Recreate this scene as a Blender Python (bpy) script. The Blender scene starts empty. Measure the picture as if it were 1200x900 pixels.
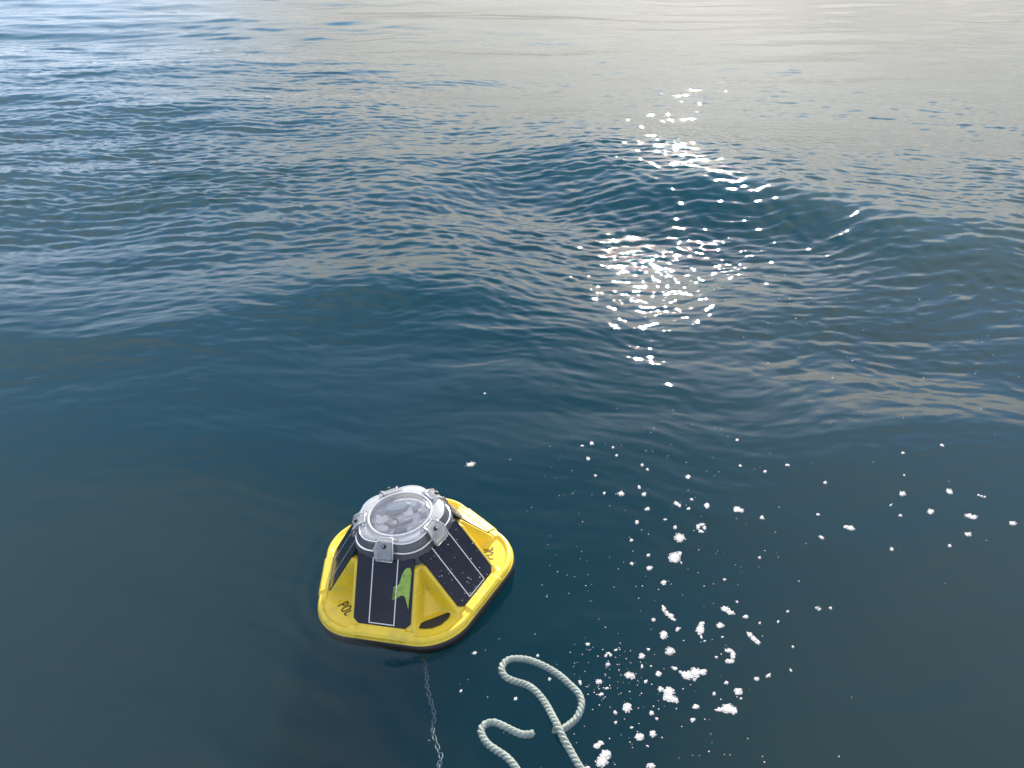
import bpy, bmesh, math, random
import numpy as np
from mathutils import Vector, Matrix

random.seed(7)
RNG = np.random.default_rng(11)
S = bpy.context.scene
C = S.collection
R = math.radians

# ------------------------------------------------------------------ camera, sky, sun, exposure
CAM_H, PITCH, FPX = 1.20, 30.0, 906.0
cam_d = bpy.data.cameras.new('camera')
cam_d.sensor_width = 36.0
cam_d.lens = FPX / 1200.0 * 36.0
cam_d.clip_start = 0.02
cam_d.clip_end = 9000
cam = bpy.data.objects.new('camera', cam_d)
cam.location = (0, 0, CAM_H)
cam.rotation_euler = (R(90 - PITCH), 0, 0)
C.objects.link(cam)
S.camera = cam

SUN_EL, SUN_AZ = 24.0, 13.5          # azimuth measured clockwise from +Y
sun_dir = Vector((math.sin(R(SUN_AZ)) * math.cos(R(SUN_EL)), math.cos(R(SUN_AZ)) * math.cos(R(SUN_EL)), math.sin(R(SUN_EL))))
sl = bpy.data.lights.new('sun', 'SUN')
sl.energy = 2.6
sl.angle = R(0.5)
sl.color = (1.0, 0.92, 0.80)
so = bpy.data.objects.new('sun', sl)
so.rotation_euler = sun_dir.to_track_quat('Z', 'Y').to_euler()
so.location = (2, 6, 6)
C.objects.link(so)

S.view_settings.view_transform = 'Standard'
S.view_settings.look = 'None'
S.view_settings.gamma = 1.0
S.view_settings.exposure = 1.9
S.cycles.sample_clamp_indirect = 6.0
S.cycles.max_bounces = 10
S.cycles.transparent_max_bounces = 24
S.cycles.caustics_reflective = False
S.cycles.caustics_refractive = False


class NT:
    """small helper for node trees"""
    def __init__(self, tree):
        self.t = tree

    def n(self, typ, **kw):
        nd = self.t.nodes.new(typ)
        for k, v in kw.items():
            if k.startswith('i_'):
                key = k[2:]
                key = int(key) if key.isdigit() else key.replace('_', ' ')
                nd.inputs[key].default_value = v
            else:
                setattr(nd, k, v)
        return nd

    def l(self, a, ao, b, bi):
        self.t.links.new(a.outputs[ao], b.inputs[bi])

    def math(self, op, a, b=None, clamp=False):
        nd = self.t.nodes.new('ShaderNodeMath')
        nd.operation = op
        nd.use_clamp = clamp
        for i, v in enumerate((a, b)):
            if v is None:
                continue
            if isinstance(v, (int, float)):
                nd.inputs[i].default_value = v
            else:
                self.t.links.new(v, nd.inputs[i])
        return nd.outputs[0]

    def mapr(self, v, a, b, c=0.0, d=1.0, smooth=True):
        nd = self.t.nodes.new('ShaderNodeMapRange')
        nd.interpolation_type = 'SMOOTHSTEP' if smooth else 'LINEAR'
        nd.inputs[1].default_value, nd.inputs[2].default_value = a, b
        nd.inputs[3].default_value, nd.inputs[4].default_value = c, d
        self.t.links.new(v, nd.inputs[0])
        return nd.outputs[0]


world = bpy.data.worlds.new('World')
S.world = world
world.use_nodes = True
w = NT(world.node_tree)
world.node_tree.nodes.clear()
sky = w.n('ShaderNodeTexSky', sky_type='NISHITA', sun_disc=False)
sky.sun_elevation = R(SUN_EL)
sky.sun_rotation = R(SUN_AZ)
sky.air_density = 1.0
sky.dust_density = 0.25
sky.ozone_density = 2.0
SKY_STRENGTH = 0.085
tc = w.n('ShaderNodeTexCoord')
sep = w.n('ShaderNodeSeparateXYZ')
w.l(tc, 'Generated', sep, 0)
X, Y, Z = sep.outputs
zc = w.math('ADD', w.math('MAXIMUM', Z, 0.0), 0.16)
cmb = w.n('ShaderNodeCombineXYZ')
w.t.links.new(w.math('DIVIDE', X, zc), cmb.inputs[0])
w.t.links.new(w.math('DIVIDE', Y, zc), cmb.inputs[1])
nz = w.n('ShaderNodeTexNoise', i_Scale=0.9, i_Detail=6.0, i_Roughness=0.55, i_Distortion=0.4)
w.l(cmb, 0, nz, 'Vector')
# a broad bank of thin bright cloud spreads from the sun to the right hand side of the sky
def toward(az, el):
    return (math.sin(R(az)) * math.cos(R(el)), math.cos(R(az)) * math.cos(R(el)), math.sin(R(el)))


def dot_with(vec):
    nd = w.n('ShaderNodeVectorMath', operation='DOT_PRODUCT')
    w.l(tc, 'Generated', nd, 0)
    nd.inputs[1].default_value = vec
    return nd.outputs['Value']


nv = nz.outputs[0]
BAZ = R(48)
bank = w.mapr(dot_with((math.sin(BAZ), math.cos(BAZ), 0.10)), 0.25, 0.54)
zn = w.math('ADD', Z, w.math('MULTIPLY', w.math('SUBTRACT', nv, 0.5), 0.16))
low = w.mapr(zn, 0.39, 0.28)
bank = w.math('MULTIPLY', bank, low)
scatter = w.mapr(nv, 0.56, 0.74, 0.0, 0.7)
hi1 = w.math('MULTIPLY', w.mapr(dot_with(toward(-54, 54)), 0.84, 1.0), w.mapr(nv, 0.0, 0.35))
hi2 = w.math('MULTIPLY', w.mapr(dot_with(toward(56, 54)), 0.84, 1.0), w.mapr(nv, 0.10, 0.45))
back = w.math('MULTIPLY', w.mapr(dot_with(toward(180, 20)), 0.0, 0.7), w.mapr(nv, 0.40, 0.65, 0.0, 0.8))
mask = w.math('ADD', w.math('ADD', scatter, bank), w.math('ADD', w.math('ADD', hi1, hi2), back), clamp=True)
dots = w.n('ShaderNodeVectorMath', operation='DOT_PRODUCT')
w.l(tc, 'Generated', dots, 0)
dots.inputs[1].default_value = sun_dir
glow = w.math('POWER', w.math('MAXIMUM', dots.outputs['Value'], 0.0), 16.0)
# cloud brightness: dimmer through the long air path at the horizon, brightest round the sun
cl_v = w.math('ADD', w.math('MULTIPLY', glow, 3.0), w.mapr(Z, 0.0, 0.30, 2.4, 5.7, False))
cl_v = w.math('MULTIPLY', cl_v, w.mapr(nv, 0.3, 0.75, 1.12, 0.85))
ccol = w.n('ShaderNodeMix', data_type='RGBA')
ccol.inputs[6].default_value = (0.95, 0.96, 0.96, 1)
ccol.inputs[7].default_value = (1.0, 0.94, 0.845, 1)
w.t.links.new(w.mapr(dots.outputs['Value'], 0.60, 0.97), ccol.inputs[0])
cvec = w.n('ShaderNodeVectorMath', operation='SCALE')
w.t.links.new(ccol.outputs[2], cvec.inputs[0])
w.t.links.new(cl_v, cvec.inputs['Scale'])
mixs = w.n('ShaderNodeMix', data_type='RGBA')
w.t.links.new(mask, mixs.inputs[0])
hzm = w.n('ShaderNodeMix', data_type='RGBA')
w.t.links.new(w.mapr(Z, 0.50, 0.05, 0.0, 0.92), hzm.inputs[0])
w.l(sky, 0, hzm, 6)
hzm.inputs[7].default_value = (4.2, 4.9, 6.2, 1)          # pale blue sea haze above the horizon
w.t.links.new(hzm.outputs[2], mixs.inputs[6])
w.l(cvec, 0, mixs, 7)
bg = w.n('ShaderNodeBackground', i_Strength=SKY_STRENGTH)
w.t.links.new(mixs.outputs[2], bg.inputs['Color'])
wo = w.n('ShaderNodeOutputWorld')
w.l(bg, 0, wo, 0)


# ------------------------------------------------------------------ helpers
def ray(px, py):
    a, b = (px - 600) / FPX, (450 - py) / FPX
    c, s = math.cos(R(PITCH)), math.sin(R(PITCH))
    return Vector((a, c + b * s, -s + b * c))


def at(px, py, z=0.0):
    """point of the photograph -> place on the level z of the real scene"""
    d = ray(px, py)
    t = (z - CAM_H) / d.z
    return Vector((d.x * t, d.y * t, z))


def sstep(a, b, v):
    t = np.clip((v - a) / (b - a), 0, 1)
    return t * t * (3 - 2 * t)


def mesh_obj(name, verts, faces, mat, parent=None, smooth=True, uvs=None):
    me = bpy.data.meshes.new(name)
    me.from_pydata([tuple(v) for v in verts], [], faces)
    if uvs is not None:
        lay = me.uv_layers.new(name='uv')
        for p in me.polygons:
            for li in p.loop_indices:
                lay.data[li].uv = uvs[me.loops[li].vertex_index]
    me.validate()
    me.update()
    return link(name, me, mat, parent, smooth)


def link(name, me, mat, parent=None, smooth=True):
    if smooth and len(me.polygons):
        me.polygons.foreach_set('use_smooth', [True] * len(me.polygons))
    if mat and not me.materials:
        me.materials.append(mat)
    o = bpy.data.objects.new(name, me)
    C.objects.link(o)
    if parent:
        o.parent = parent
    return o


def bm_obj(name, bm, mat, parent=None, smooth=True):
    me = bpy.data.meshes.new(name)
    bmesh.ops.recalc_face_normals(bm, faces=bm.faces[:])
    bm.to_mesh(me)
    bm.free()
    return link(name, me, mat, parent, smooth)


def tag(o, label=None, cat=None, group=None, kind=None):
    for k, v in (('label', label), ('category', cat), ('group', group), ('kind', kind)):
        if v:
            o[k] = v
    return o


def empty(name, loc, rot=(0, 0, 0)):
    o = bpy.data.objects.new(name, None)
    o.location = loc
    o.rotation_euler = rot
    o.empty_display_size = 0.05
    C.objects.link(o)
    return o


def principled(name, col, rough=0.5, metal=0.0, spec=0.5, bump=None, coat=0.0, vary=None):
    m = bpy.data.materials.new(name)
    m.use_nodes = True
    t = NT(m.node_tree)
    b = m.node_tree.nodes['Principled BSDF']
    b.inputs['Base Color'].default_value = (*col, 1)
    b.inputs['Roughness'].default_value = rough
    b.inputs['Metallic'].default_value = metal
    b.inputs['Specular IOR Level'].default_value = spec
    b.inputs['Coat Weight'].default_value = coat
    b.inputs['Coat Roughness'].default_value = 0.05
    tcn = t.n('ShaderNodeTexCoord')
    if vary:
        sc, col2, lo, hi = vary
        nn = t.n('ShaderNodeTexNoise', i_Scale=sc, i_Detail=5.0, i_Roughness=0.65)
        t.l(tcn, 'Object', nn, 'Vector')
        mx = t.n('ShaderNodeMix', data_type='RGBA')
        mx.inputs[6].default_value = (*col, 1)
        mx.inputs[7].default_value = (*col2, 1)
        t.t.links.new(t.mapr(nn.outputs[0], lo, hi), mx.inputs[0])
        t.t.links.new(mx.outputs[2], b.inputs['Base Color'])
        t.t.links.new(t.mapr(nn.outputs[0], 0.3, 0.7, rough * 0.8, min(1, rough * 1.25)), b.inputs['Roughness'])
    if bump:
        sc, dist = bump
        n2 = t.n('ShaderNodeTexNoise', i_Scale=sc, i_Detail=3.0)
        t.l(tcn, 'Object', n2, 'Vector')
        bp = t.n('ShaderNodeBump', i_Strength=1.0, i_Distance=dist)
        t.l(n2, 0, bp, 'Height')
        t.l(bp, 0, b, 'Normal')
    return m


# ------------------------------------------------------------------ the water
CREST_X = [-9, -4.5, -2.8, -1.2, -0.4, 0.5, 1.3, 2.4, 4.0, 9]
CREST_Y = [5.4, 4.5, 4.15, 4.2, 4.4, 4.42, 3.86, 3.34, 3.05, 2.8]
CREST_A = [.07, .07, .055, .045, .065, .165, .135, .115, .11, .09]


def ridge(y, yc, A, wf, wb):
    s = y - yc
    return A * np.exp(-np.where(s < 0, s / wf, s / wb) ** 2)


def make_waves(n, lmin, lmax, spread, heading, seed):
    g = np.random.default_rng(seed)
    lam = np.exp(g.uniform(math.log(lmin), math.log(lmax), n))
    th = heading + g.normal(0, spread, n)
    k = 2 * math.pi / lam
    return np.stack([lam, k * np.sin(th), k * np.cos(th), g.uniform(0, 2 * math.pi, n), k], 1)


BUOY_XY = (-0.219, 1.268)
W_SWELL = make_waves(10, 0.9, 2.6, 0.45, R(172), 3)
W_MID = make_waves(34, 0.22, 0.75, 0.36, R(178), 5)
W_RIP = make_waves(140, 0.028, 0.15, 0.30, R(180), 9)

W_CROSS = make_waves(50, 0.05, 0.16, 0.35, R(245), 17)


def water_z(x, y, cell=None):
    x = np.asarray(x, dtype=np.float64)
    y = np.asarray(y, dtype=np.float64)
    r = np.hypot(x, y)
    if cell is None:
        cell = np.full_like(x, 0.002)
    yc = np.interp(x, CREST_X, CREST_Y)
    # smooth the crest line
    yc = (yc + np.interp(x - .35, CREST_X, CREST_Y) + np.interp(x + .35, CREST_X, CREST_Y)) / 3
    A = np.interp(x, CREST_X, CREST_A)
    wob = 0.06 * np.sin(2.3 * x + 0.6) + 0.04 * np.sin(5.1 * x + 2.0)
    z = ridge(y, yc + wob, A, 0.60, 1.7)
    # smaller ridges in front of the main one
    gx = np.exp(-((x + 0.40) / 0.70) ** 2)
    z += ridge(y, 2.85 + 0.10 * (x + 0.4), 0.075 * gx, 0.40, 0.60)
    gx = np.exp(-((x + 2.0) / 0.9) ** 2)
    z += ridge(y, 2.40 - 0.10 * (x + 1.6), 0.030 * gx, 0.22, 0.5)
    gx = np.exp(-((x - 1.7) / 1.0) ** 2)
    z += ridge(y, 2.55 - 0.22 * (x - 1.2), 0.022 * gx, 0.25, 0.4)
    # the face leans one way low down and the other way near the crest
    lean = np.interp(y, [1.9, 2.4, 3.0, 3.7, 4.3, 5.2], [0, -.095, -.015, .085, .085, .02])
    z += lean * (x - 0.75) * np.exp(-((x - 0.75) / 0.75) ** 2)
    # crests further out, mostly on the left
    for (y0, sl_, a, wf, wb, lim) in ((6.2, -.05, .075, .7, 1.3, 0.8), (8.6, .04, .10, 1.1, 1.8, 1.0), (12.4, -.03, .15, 1.4, 2.2, 2.5), (17.5, .02, .17, 1.8, 2.6, 4)):
        z += ridge(y, y0 + sl_ * x + .15 * np.sin(.9 * x + y0), a * (0.07 + 0.93 * sstep(lim, lim - 3.0, x)), wf, wb)
    # how rippled the surface is from place to place: slick near the boat, ruffled on the crest
    patch = 0.5 + 0.5 * np.sin(1.9 * x + 1.3 * np.sin(1.1 * y + .7)) * np.sin(1.5 * y + 1.1 * np.sin(.8 * x + 2))
    near = sstep(1.7, 3.7, y + 0.18 * np.sin(2.2 * x) + 0.12 * np.minimum(x, 1.5))
    act = 0.09 + near * (0.55 + 0.6 * patch)
    # the back of the swell lies calmer than its face, above all on the right
    lee = sstep(0.05, 0.9, y - yc) * sstep(-2.6, 0.3, x + 0.12 * y)
    act = act * (1 - 0.34 * lee)
    calm = 1 - 0.40 * lee
    # warp so that ripples wander
    wx = x + 0.05 * np.sin(3.1 * y + 1.0) + 0.03 * np.sin(7.3 * y + 2.2 * x) + 0.012 * np.sin(17 * x + 5 * y)
    wy = y + 0.06 * np.sin(2.3 * x + 0.5) + 0.035 * np.sin(5.9 * x + 1.7 * y + 1) + 0.012 * np.sin(13 * x - 7 * y)
    db = np.hypot(x - BUOY_XY[0], y - BUOY_XY[1])
    z += 0.00045 * np.sin(db * 2 * math.pi / 0.042 + 1.2 * np.sin(3 * np.arctan2(y - BUOY_XY[1], x - BUOY_XY[0]))) * np.exp(-np.maximum(db - 0.19, 0) / 0.06)
    far = 1.0 / (1.0 + (r / 60.0) ** 2)

    def add(ws, slope, amp_field, power):
        zz = np.zeros_like(x)
        s_i = slope * math.sqrt(2.0 / len(ws))
        for lam, kx, ky, ph, k in ws:
            f = np.clip((lam / cell - 2.0) / 2.5, 0, 1)
            if not f.any():
                continue
            a = np.sin(kx * wx + ky * wy + ph)
            zz += (s_i / k) * (a + power * (a * a - .5)) * f
        return zz * amp_field
    z += add(W_SWELL, 0.045, (0.35 + 0.65 * near) * far * calm, 0.15)
    z += add(W_MID, 0.044, (0.26 + 0.74 * act) * far * calm * (1 + 0.6 * sstep(0.0, -2.2, x) * sstep(2.8, 4.5, y)), 0.4)
    z += add(W_RIP, 0.165, act * far, 0.55)
    z += add(W_CROSS, 0.075, act * far, 0.4)
    return z


def build_water():
    # polar sheet round the boat: fine where it lies close, coarse towards the horizon
    dep = np.concatenate([np.linspace(64, 52, 40, endpoint=False), np.linspace(52, 16, 620, endpoint=False),
                          np.linspace(16, 2.2, 460, endpoint=False), np.linspace(2.2, 0.02, 60)])
    rr = CAM_H / np.tan(np.radians(dep))
    th = np.concatenate([np.linspace(-180, -48, 90, endpoint=False), np.linspace(-48, 48, 900, endpoint=False), np.linspace(48, 180, 90, endpoint=False)])
    nr, nt = len(rr), len(th)
    rg, tg = np.meshgrid(rr, np.radians(th), indexing='ij')
    x, y = rg * np.sin(tg), rg * np.cos(tg)
    drr = np.gradient(rr)
    dth = np.radians(np.gradient(th))
    cell = np.maximum(np.abs(drr)[:, None] * np.ones((1, nt)) * 0.6, rg * dth[None, :])
    z = water_z(x.ravel(), y.ravel(), cell.ravel())
    n0 = nr * nt
    co = np.empty((n0 + 1, 3), dtype=np.float32)
    co[:n0, 0], co[:n0, 1], co[:n0, 2] = x.ravel(), y.ravel(), z
    co[n0] = (0, 0, 0)
    i = np.arange(nr - 1)[:, None]
    j = np.arange(nt)[None, :]
    j2 = (j + 1) % nt
    q = np.stack([i * nt + j, i * nt + j2, (i + 1) * nt + j2, (i + 1) * nt + j], -1).reshape(-1, 4)
    q = q.copy()
    jj = np.arange(nt)
    tri = np.stack([np.full(nt, n0), jj, (jj + 1) % nt], -1)
    me = bpy.data.meshes.new('sea_water')
    me.vertices.add(n0 + 1)
    me.vertices.foreach_set('co', co.ravel())
    loops = np.concatenate([q.ravel(), tri.ravel()]).astype(np.int32)
    me.loops.add(len(loops))
    me.loops.foreach_set('vertex_index', loops)
    starts = np.concatenate([np.arange(len(q)) * 4, len(q) * 4 + np.arange(len(tri)) * 3]).astype(np.int32)
    me.polygons.add(len(starts))
    me.polygons.foreach_set('loop_start', starts)
    me.polygons.foreach_set('use_smooth', np.ones(len(starts), dtype=bool))
    me.update(calc_edges=True)
    return me


def water_material():
    m = bpy.data.materials.new('sea_water')
    m.use_nodes = True
    m.node_tree.nodes.clear()
    t = NT(m.node_tree)
    tcn = t.n('ShaderNodeTexCoord')
    mp = t.n('ShaderNodeMapping')
    mp.inputs['Scale'].default_value = (0.55, 1.0, 1.0)
    t.l(tcn, 'Object', mp, 0)
    n1 = t.n('ShaderNodeTexNoise', i_Scale=26.0, i_Detail=3.0, i_Roughness=0.6, i_Distortion=0.8)
    t.l(mp, 0, n1, 'Vector')
    spx = t.n('ShaderNodeSeparateXYZ')
    t.l(tcn, 'Object', spx, 0)
    amt = t.math('MULTIPLY', t.mapr(spx.outputs[1], 1.6, 3.8, 0.06, 1.0), t.mapr(spx.outputs[1], 3.9, 5.6, 1.0, 0.38))
    bp = t.n('ShaderNodeBump', i_Distance=0.0008)
    t.t.links.new(amt, bp.inputs['Strength'])
    t.l(n1, 0, bp, 'Height')
    fr = t.n('ShaderNodeFresnel', i_IOR=1.333)
    geo = t.n('ShaderNodeNewGeometry')
    t.t.links.new(t.mapr(geo.outputs['Backfacing'], 0.0, 1.0, 1.333, 0.75, False), fr.inputs['IOR'])   # light enters and leaves alike
    t.l(bp, 0, fr, 'Normal')
    gl = t.n('ShaderNodeBsdfGlossy', i_Roughness=0.020)
    t.l(bp, 0, gl, 'Normal')
    tr = t.n('ShaderNodeBsdfTransparent')
    mx = t.n('ShaderNodeMixShader')
    t.l(fr, 0, mx, 0)
    t.l(tr, 0, mx, 1)
    t.l(gl, 0, mx, 2)
    out = t.n('ShaderNodeOutputMaterial')
    t.l(mx, 0, out, 'Surface')
    vs = t.n('ShaderNodeVolumeScatter', i_Density=0.125, i_Anisotropy=0.0)
    vs.inputs['Color'].default_value = (0.12, 0.58, 0.65, 1)
    va = t.n('ShaderNodeVolumeAbsorption', i_Density=1.7)
    va.inputs['Color'].default_value = (0.06, 0.60, 0.70, 1)
    ad = t.n('ShaderNodeAddShader')
    t.l(vs, 0, ad, 0)
    t.l(va, 0, ad, 1)
    t.l(ad, 0, out, 'Volume')
    return m


water = link('sea_water', build_water(), water_material())
tag(water, 'dark blue sea with smooth swell and sun glitter', None, None, 'structure')
deep = mesh_obj('sea_bed', [(-4000, -4000, -14), (4000, -4000, -14), (4000, 4000, -14), (-4000, 4000, -14)], [(0, 1, 2, 3)],
                principled('sea_bed', (0.012, 0.03, 0.04), 0.9, bump=(0.5, 0.1)))
tag(deep, 'dark sea bed far below the water', None, None, 'structure')
#OBJECTS
# ------------------------------------------------------------------ materials of the things
M = {}
M['yellow'] = principled('yellow_plastic', (0.75, 0.52, 0.030), 0.40, bump=(140.0, 0.0006), vary=(30.0, (0.54, 0.42, 0.06), 0.45, 0.75))
M['black_rubber'] = principled('black_rubber', (0.018, 0.017, 0.018), 0.55, bump=(120.0, 0.0008))
M['collar'] = principled('dark_grey_plastic', (0.045, 0.045, 0.052), 0.45, bump=(300.0, 0.0003), vary=(60.0, (0.06, 0.06, 0.068), 0.4, 0.7))
M['cell'] = principled('solar_cell', (0.008, 0.010, 0.022), 0.14, spec=0.22, vary=(18.0, (0.016, 0.017, 0.030), 0.4, 0.7))
M['conductor'] = principled('silver_conductor', (0.62, 0.62, 0.58), 0.35, 0.2)
M['ink'] = principled('brown_marker_ink', (0.030, 0.014, 0.008), 0.6)
M['green'] = principled('mottled_green', (0.30, 0.42, 0.045), 0.35, vary=(70.0, (0.17, 0.29, 0.04), 0.4, 0.65))  # two greens mottled by noise
M['steel'] = principled('steel', (0.42, 0.42, 0.42), 0.25, 1.0)
M['chain_steel'] = principled('chain_steel', (0.10, 0.14, 0.16), 0.45, 0.2, vary=(60.0, (0.05, 0.07, 0.08), 0.42, 0.6))
M['hole_shade'] = principled('hole_shade', (0.03, 0.03, 0.03), 0.4, 0.6)  # near-black tone for the shade inside the screw holes
M['board'] = principled('circuit_board', (0.76, 0.76, 0.84), 0.4, vary=(70.0, (0.42, 0.43, 0.52), 0.4, 0.62))
M['module_grey'] = principled('grey_module', (0.24, 0.26, 0.34), 0.4)
M['module_blue'] = principled('slate_module', (0.42, 0.52, 0.58), 0.35)
M['module_white'] = principled('white_module', (0.88, 0.88, 0.90), 0.4)
M['wire'] = principled('wire_sleeve', (0.22, 0.21, 0.28), 0.4)
M['foam'] = principled('sea_foam', (0.45, 0.44, 0.435), 0.7, vary=(260.0, (0.31, 0.30, 0.30), 0.42, 0.66))


def clear_plastic(name, diff, amt, rough, ior=1.75):
    m = bpy.data.materials.new(name)
    m.use_nodes = True
    m.node_tree.nodes.clear()
    t = NT(m.node_tree)
    fr = t.n('ShaderNodeFresnel', i_IOR=ior)
    tcn = t.n('ShaderNodeTexCoord')
    nn = t.n('ShaderNodeTexNoise', i_Scale=160.0, i_Detail=3.0)
    t.l(tcn, 'Object', nn, 'Vector')
    bp = t.n('ShaderNodeBump', i_Distance=0.0006)
    t.l(nn, 0, bp, 'Height')
    t.l(bp, 0, fr, 'Normal')
    gl = t.n('ShaderNodeBsdfGlossy', i_Roughness=rough)
    t.l(bp, 0, gl, 'Normal')
    tr = t.n('ShaderNodeBsdfTransparent')
    tr.inputs[0].default_value = (0.95, 0.95, 0.97, 1)
    df = t.n('ShaderNodeBsdfDiffuse')
    df.inputs[0].default_value = (*diff, 1)
    tl = t.n('ShaderNodeBsdfTranslucent')
    tl.inputs[0].default_value = (*diff, 1)
    dt = t.n('ShaderNodeMixShader', i_0=0.45)
    t.l(df, 0, dt, 1)
    t.l(tl, 0, dt, 2)
    a = t.n('ShaderNodeMixShader')
    t.t.links.new(t.mapr(nn.outputs[0], 0.3, 0.7, amt * 0.93, min(1, amt * 1.07)), a.inputs[0])
    t.l(tr, 0, a, 1)
    t.l(dt, 0, a, 2)
    b = t.n('ShaderNodeMixShader')
    t.l(fr, 0, b, 0)
    t.l(a, 0, b, 1)
    t.l(gl, 0, b, 2)
    o = t.n('ShaderNodeOutputMaterial')
    t.l(b, 0, o, 0)
    return m


M['lid'] = clear_plastic('clear_plastic', (0.95, 0.95, 0.98), 0.13, 0.10, 1.5)
M['lid_plate'] = clear_plastic('clear_plastic_plate', (0.97, 0.97, 0.98), 0.66, 0.20)
M['lid_edge'] = clear_plastic('whitened_edge_light', (0.96, 0.96, 0.97), 0.85, 0.12)  # whiter mix paints in the light that clear edges catch
M['tab'] = clear_plastic('clear_plastic_tab', (0.97, 0.97, 0.98), 0.36, 0.16)

# ------------------------------------------------------------------ the buoy
P5 = 2 * math.pi / 5
BUOY_AT = (at(485.5, 660).x, 1.266, -0.003)
BUOY_TURN = R(-14)
buoy = empty('data_buoy', BUOY_AT, (R(4.0), R(-5.0), BUOY_TURN))
buoy.scale = (1.03, 1.03, 0.89)
tag(buoy, 'yellow five-sided buoy with solar panels and clear domed lid floating on the sea', 'buoy')
# local frame: panel k faces direction k*72 deg measured anticlockwise from -Y


def direc(a):
    return math.sin(a), -math.cos(a)          # unit vector at azimuth a (a = 0 is -Y, towards +X)


def penta(apo, rho, n=200):
    """rounded pentagon: points on the outline, as (x, y)"""
    out = []
    r0 = (apo - rho) / math.cos(P5 / 2)
    m = n // 5
    for k in range(5):
        ca = k * P5 + P5 / 2                   # corner direction
        cx, cy = direc(ca)
        na = m // 2
        for i in range(na):                    # arc of the corner
            a = ca - P5 / 2 + P5 * i / (na - 1)
            dx, dy = direc(a)
            out.append((cx * r0 + dx * rho, cy * r0 + dy * rho))
        # straight run to the next corner
        c2x, c2y = direc(ca + P5)
        dx, dy = direc(ca + P5 / 2)
        p0 = (cx * r0 + dx * rho, cy * r0 + dy * rho)
        p1 = (c2x * r0 + dx * rho, c2y * r0 + dy * rho)
        ns = m - na
        for i in range(ns):
            f = (i + 1) / (ns + 1)
            out.append((p0[0] + (p1[0] - p0[0]) * f, p0[1] + (p1[1] - p0[1]) * f))
    return out


def loft(rings, close_top=True, close_bottom=False):
    v, f = [], []
    n = len(rings[0][0])
    for ol, z in rings:
        v += [(p[0], p[1], z) for p in ol]
    for k in range(len(rings) - 1):
        for i in range(n):
            j = (i + 1) % n
            f.append((k * n + i, k * n + j, (k + 1) * n + j, (k + 1) * n + i))
    if close_top:
        f.append(tuple((len(rings) - 1) * n + i for i in range(n)))
    if close_bottom:
        f.append(tuple(reversed(range(n))))
    return v, f


RIM_A, RIM_RHO = 0.1925, 0.099
PW = 0.062                                     # half width of a panel recess frame
D0, Z0, D1, Z1 = 0.170, 0.027, 0.090, 0.152    # panel plane: foot and head (distance from axis, height)
SLOPE = (Z1 - Z0) / (D0 - D1)


def penta_sd(x, y, apo, rho):
    """signed distance inside (positive inside) of the rounded pentagon"""
    a = np.arctan2(x, -y) % P5
    a = np.where(a > P5 / 2, a - P5, a)
    r = np.hypot(x, y)
    px_, py_ = r * np.cos(a), r * np.sin(a)     # px along the face normal
    ai = apo - rho
    half = ai * math.tan(P5 / 2)
    dx = px_ - ai
    dy = np.abs(py_) - half
    # nearest distance to inner sharp pentagon (face region or corner region)
    d = np.where(dy > 0, np.where(dx + dy * 0 > -1, np.hypot(np.maximum(dx, 0), np.maximum(dy, 0)), dx), dx)
    d = np.where((dx <= 0) & (dy <= 0), dx, d)
    return rho - d


def hull_z(x, y):
    x = np.asarray(x, dtype=float)
    y = np.asarray(y, dtype=float)
    a = np.arctan2(x, -y) % P5
    k = np.floor(((np.arctan2(x, -y) + P5 / 2) % (2 * math.pi)) / P5)
    a = np.where(a > P5 / 2, a - P5, a)
    r = np.hypot(x, y)
    d, s = r * np.cos(a), np.abs(r * np.sin(a))
    # corner coordinate
    ca = P5 / 2 - np.abs(a)
    u = r * np.cos(ca)
    vv = r * np.sin(ca)
    slab = np.minimum(Z0 + (D0 - d) * SLOPE, 0.134)
    lip = 0.026 - np.clip((d - D0 - 0.004) / 0.03, 0, 1) * 0.004
    slab = np.where(d < D0 + 0.003, slab, lip)
    # corner pocket: a steep triangular face that runs out to a flat deck
    deck = 0.0195
    face = deck + (0.148 - u) * 2.1 - 0.10 * vv
    corner = np.maximum(face, deck)
    corner = np.minimum(corner, 0.128)
    edge = 1 - sstep(PW + 0.0045, PW + 0.0095, s)
    z = corner + (np.maximum(slab, corner * (d > D0)) - corner) * edge
    z = np.where(edge <= 0, corner, z)
    e = penta_sd(x, y, RIM_A, RIM_RHO)
    # rounded rim, slightly raised along the outside
    rim = 0.0238 - 0.0143 * (1 - np.sqrt(np.clip(1 - (1 - np.clip(e / 0.008, 0, 1)) ** 2, 0, 1)))
    raised = sstep(0.017, 0.010, e)
    z = np.where((e < 0.028), z + (np.maximum(rim, 0) - z) * raised, z)
    return z


def build_hull():
    nth, nr = 400, 92
    v, f = [], []
    out = penta(RIM_A, RIM_RHO, nth)
    n = len(out)
    ts = np.concatenate([np.linspace(0.36, 0.86, 62, endpoint=False), np.linspace(0.86, 1.0, 34)])
    ox = np.array([p[0] for p in out])
    oy = np.array([p[1] for p in out])
    rings = []
    for t in ts:
        x, y = ox * t, oy * t
        z = hull_z(x, y)
        rings.append(np.stack([x, y, z], 1))
    rings.append(np.stack([ox * 1.003, oy * 1.003, np.full(n, 0.0095)], 1))
    rings.append(np.stack([ox * 0.995, oy * 0.995, np.full(n, 0.006)], 1))
    v = np.concatenate(rings)
    hole = set()
    for k in range(len(rings) - 1):
        for i in range(n):
            j = (i + 1) % n
            f.append((k * n + i, (k + 1) * n + i, (k + 1) * n + j, k * n + j))
    return v.tolist(), f


v, f = build_hull()
hull = mesh_obj('hull', v, f, M['yellow'], buoy)
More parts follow.
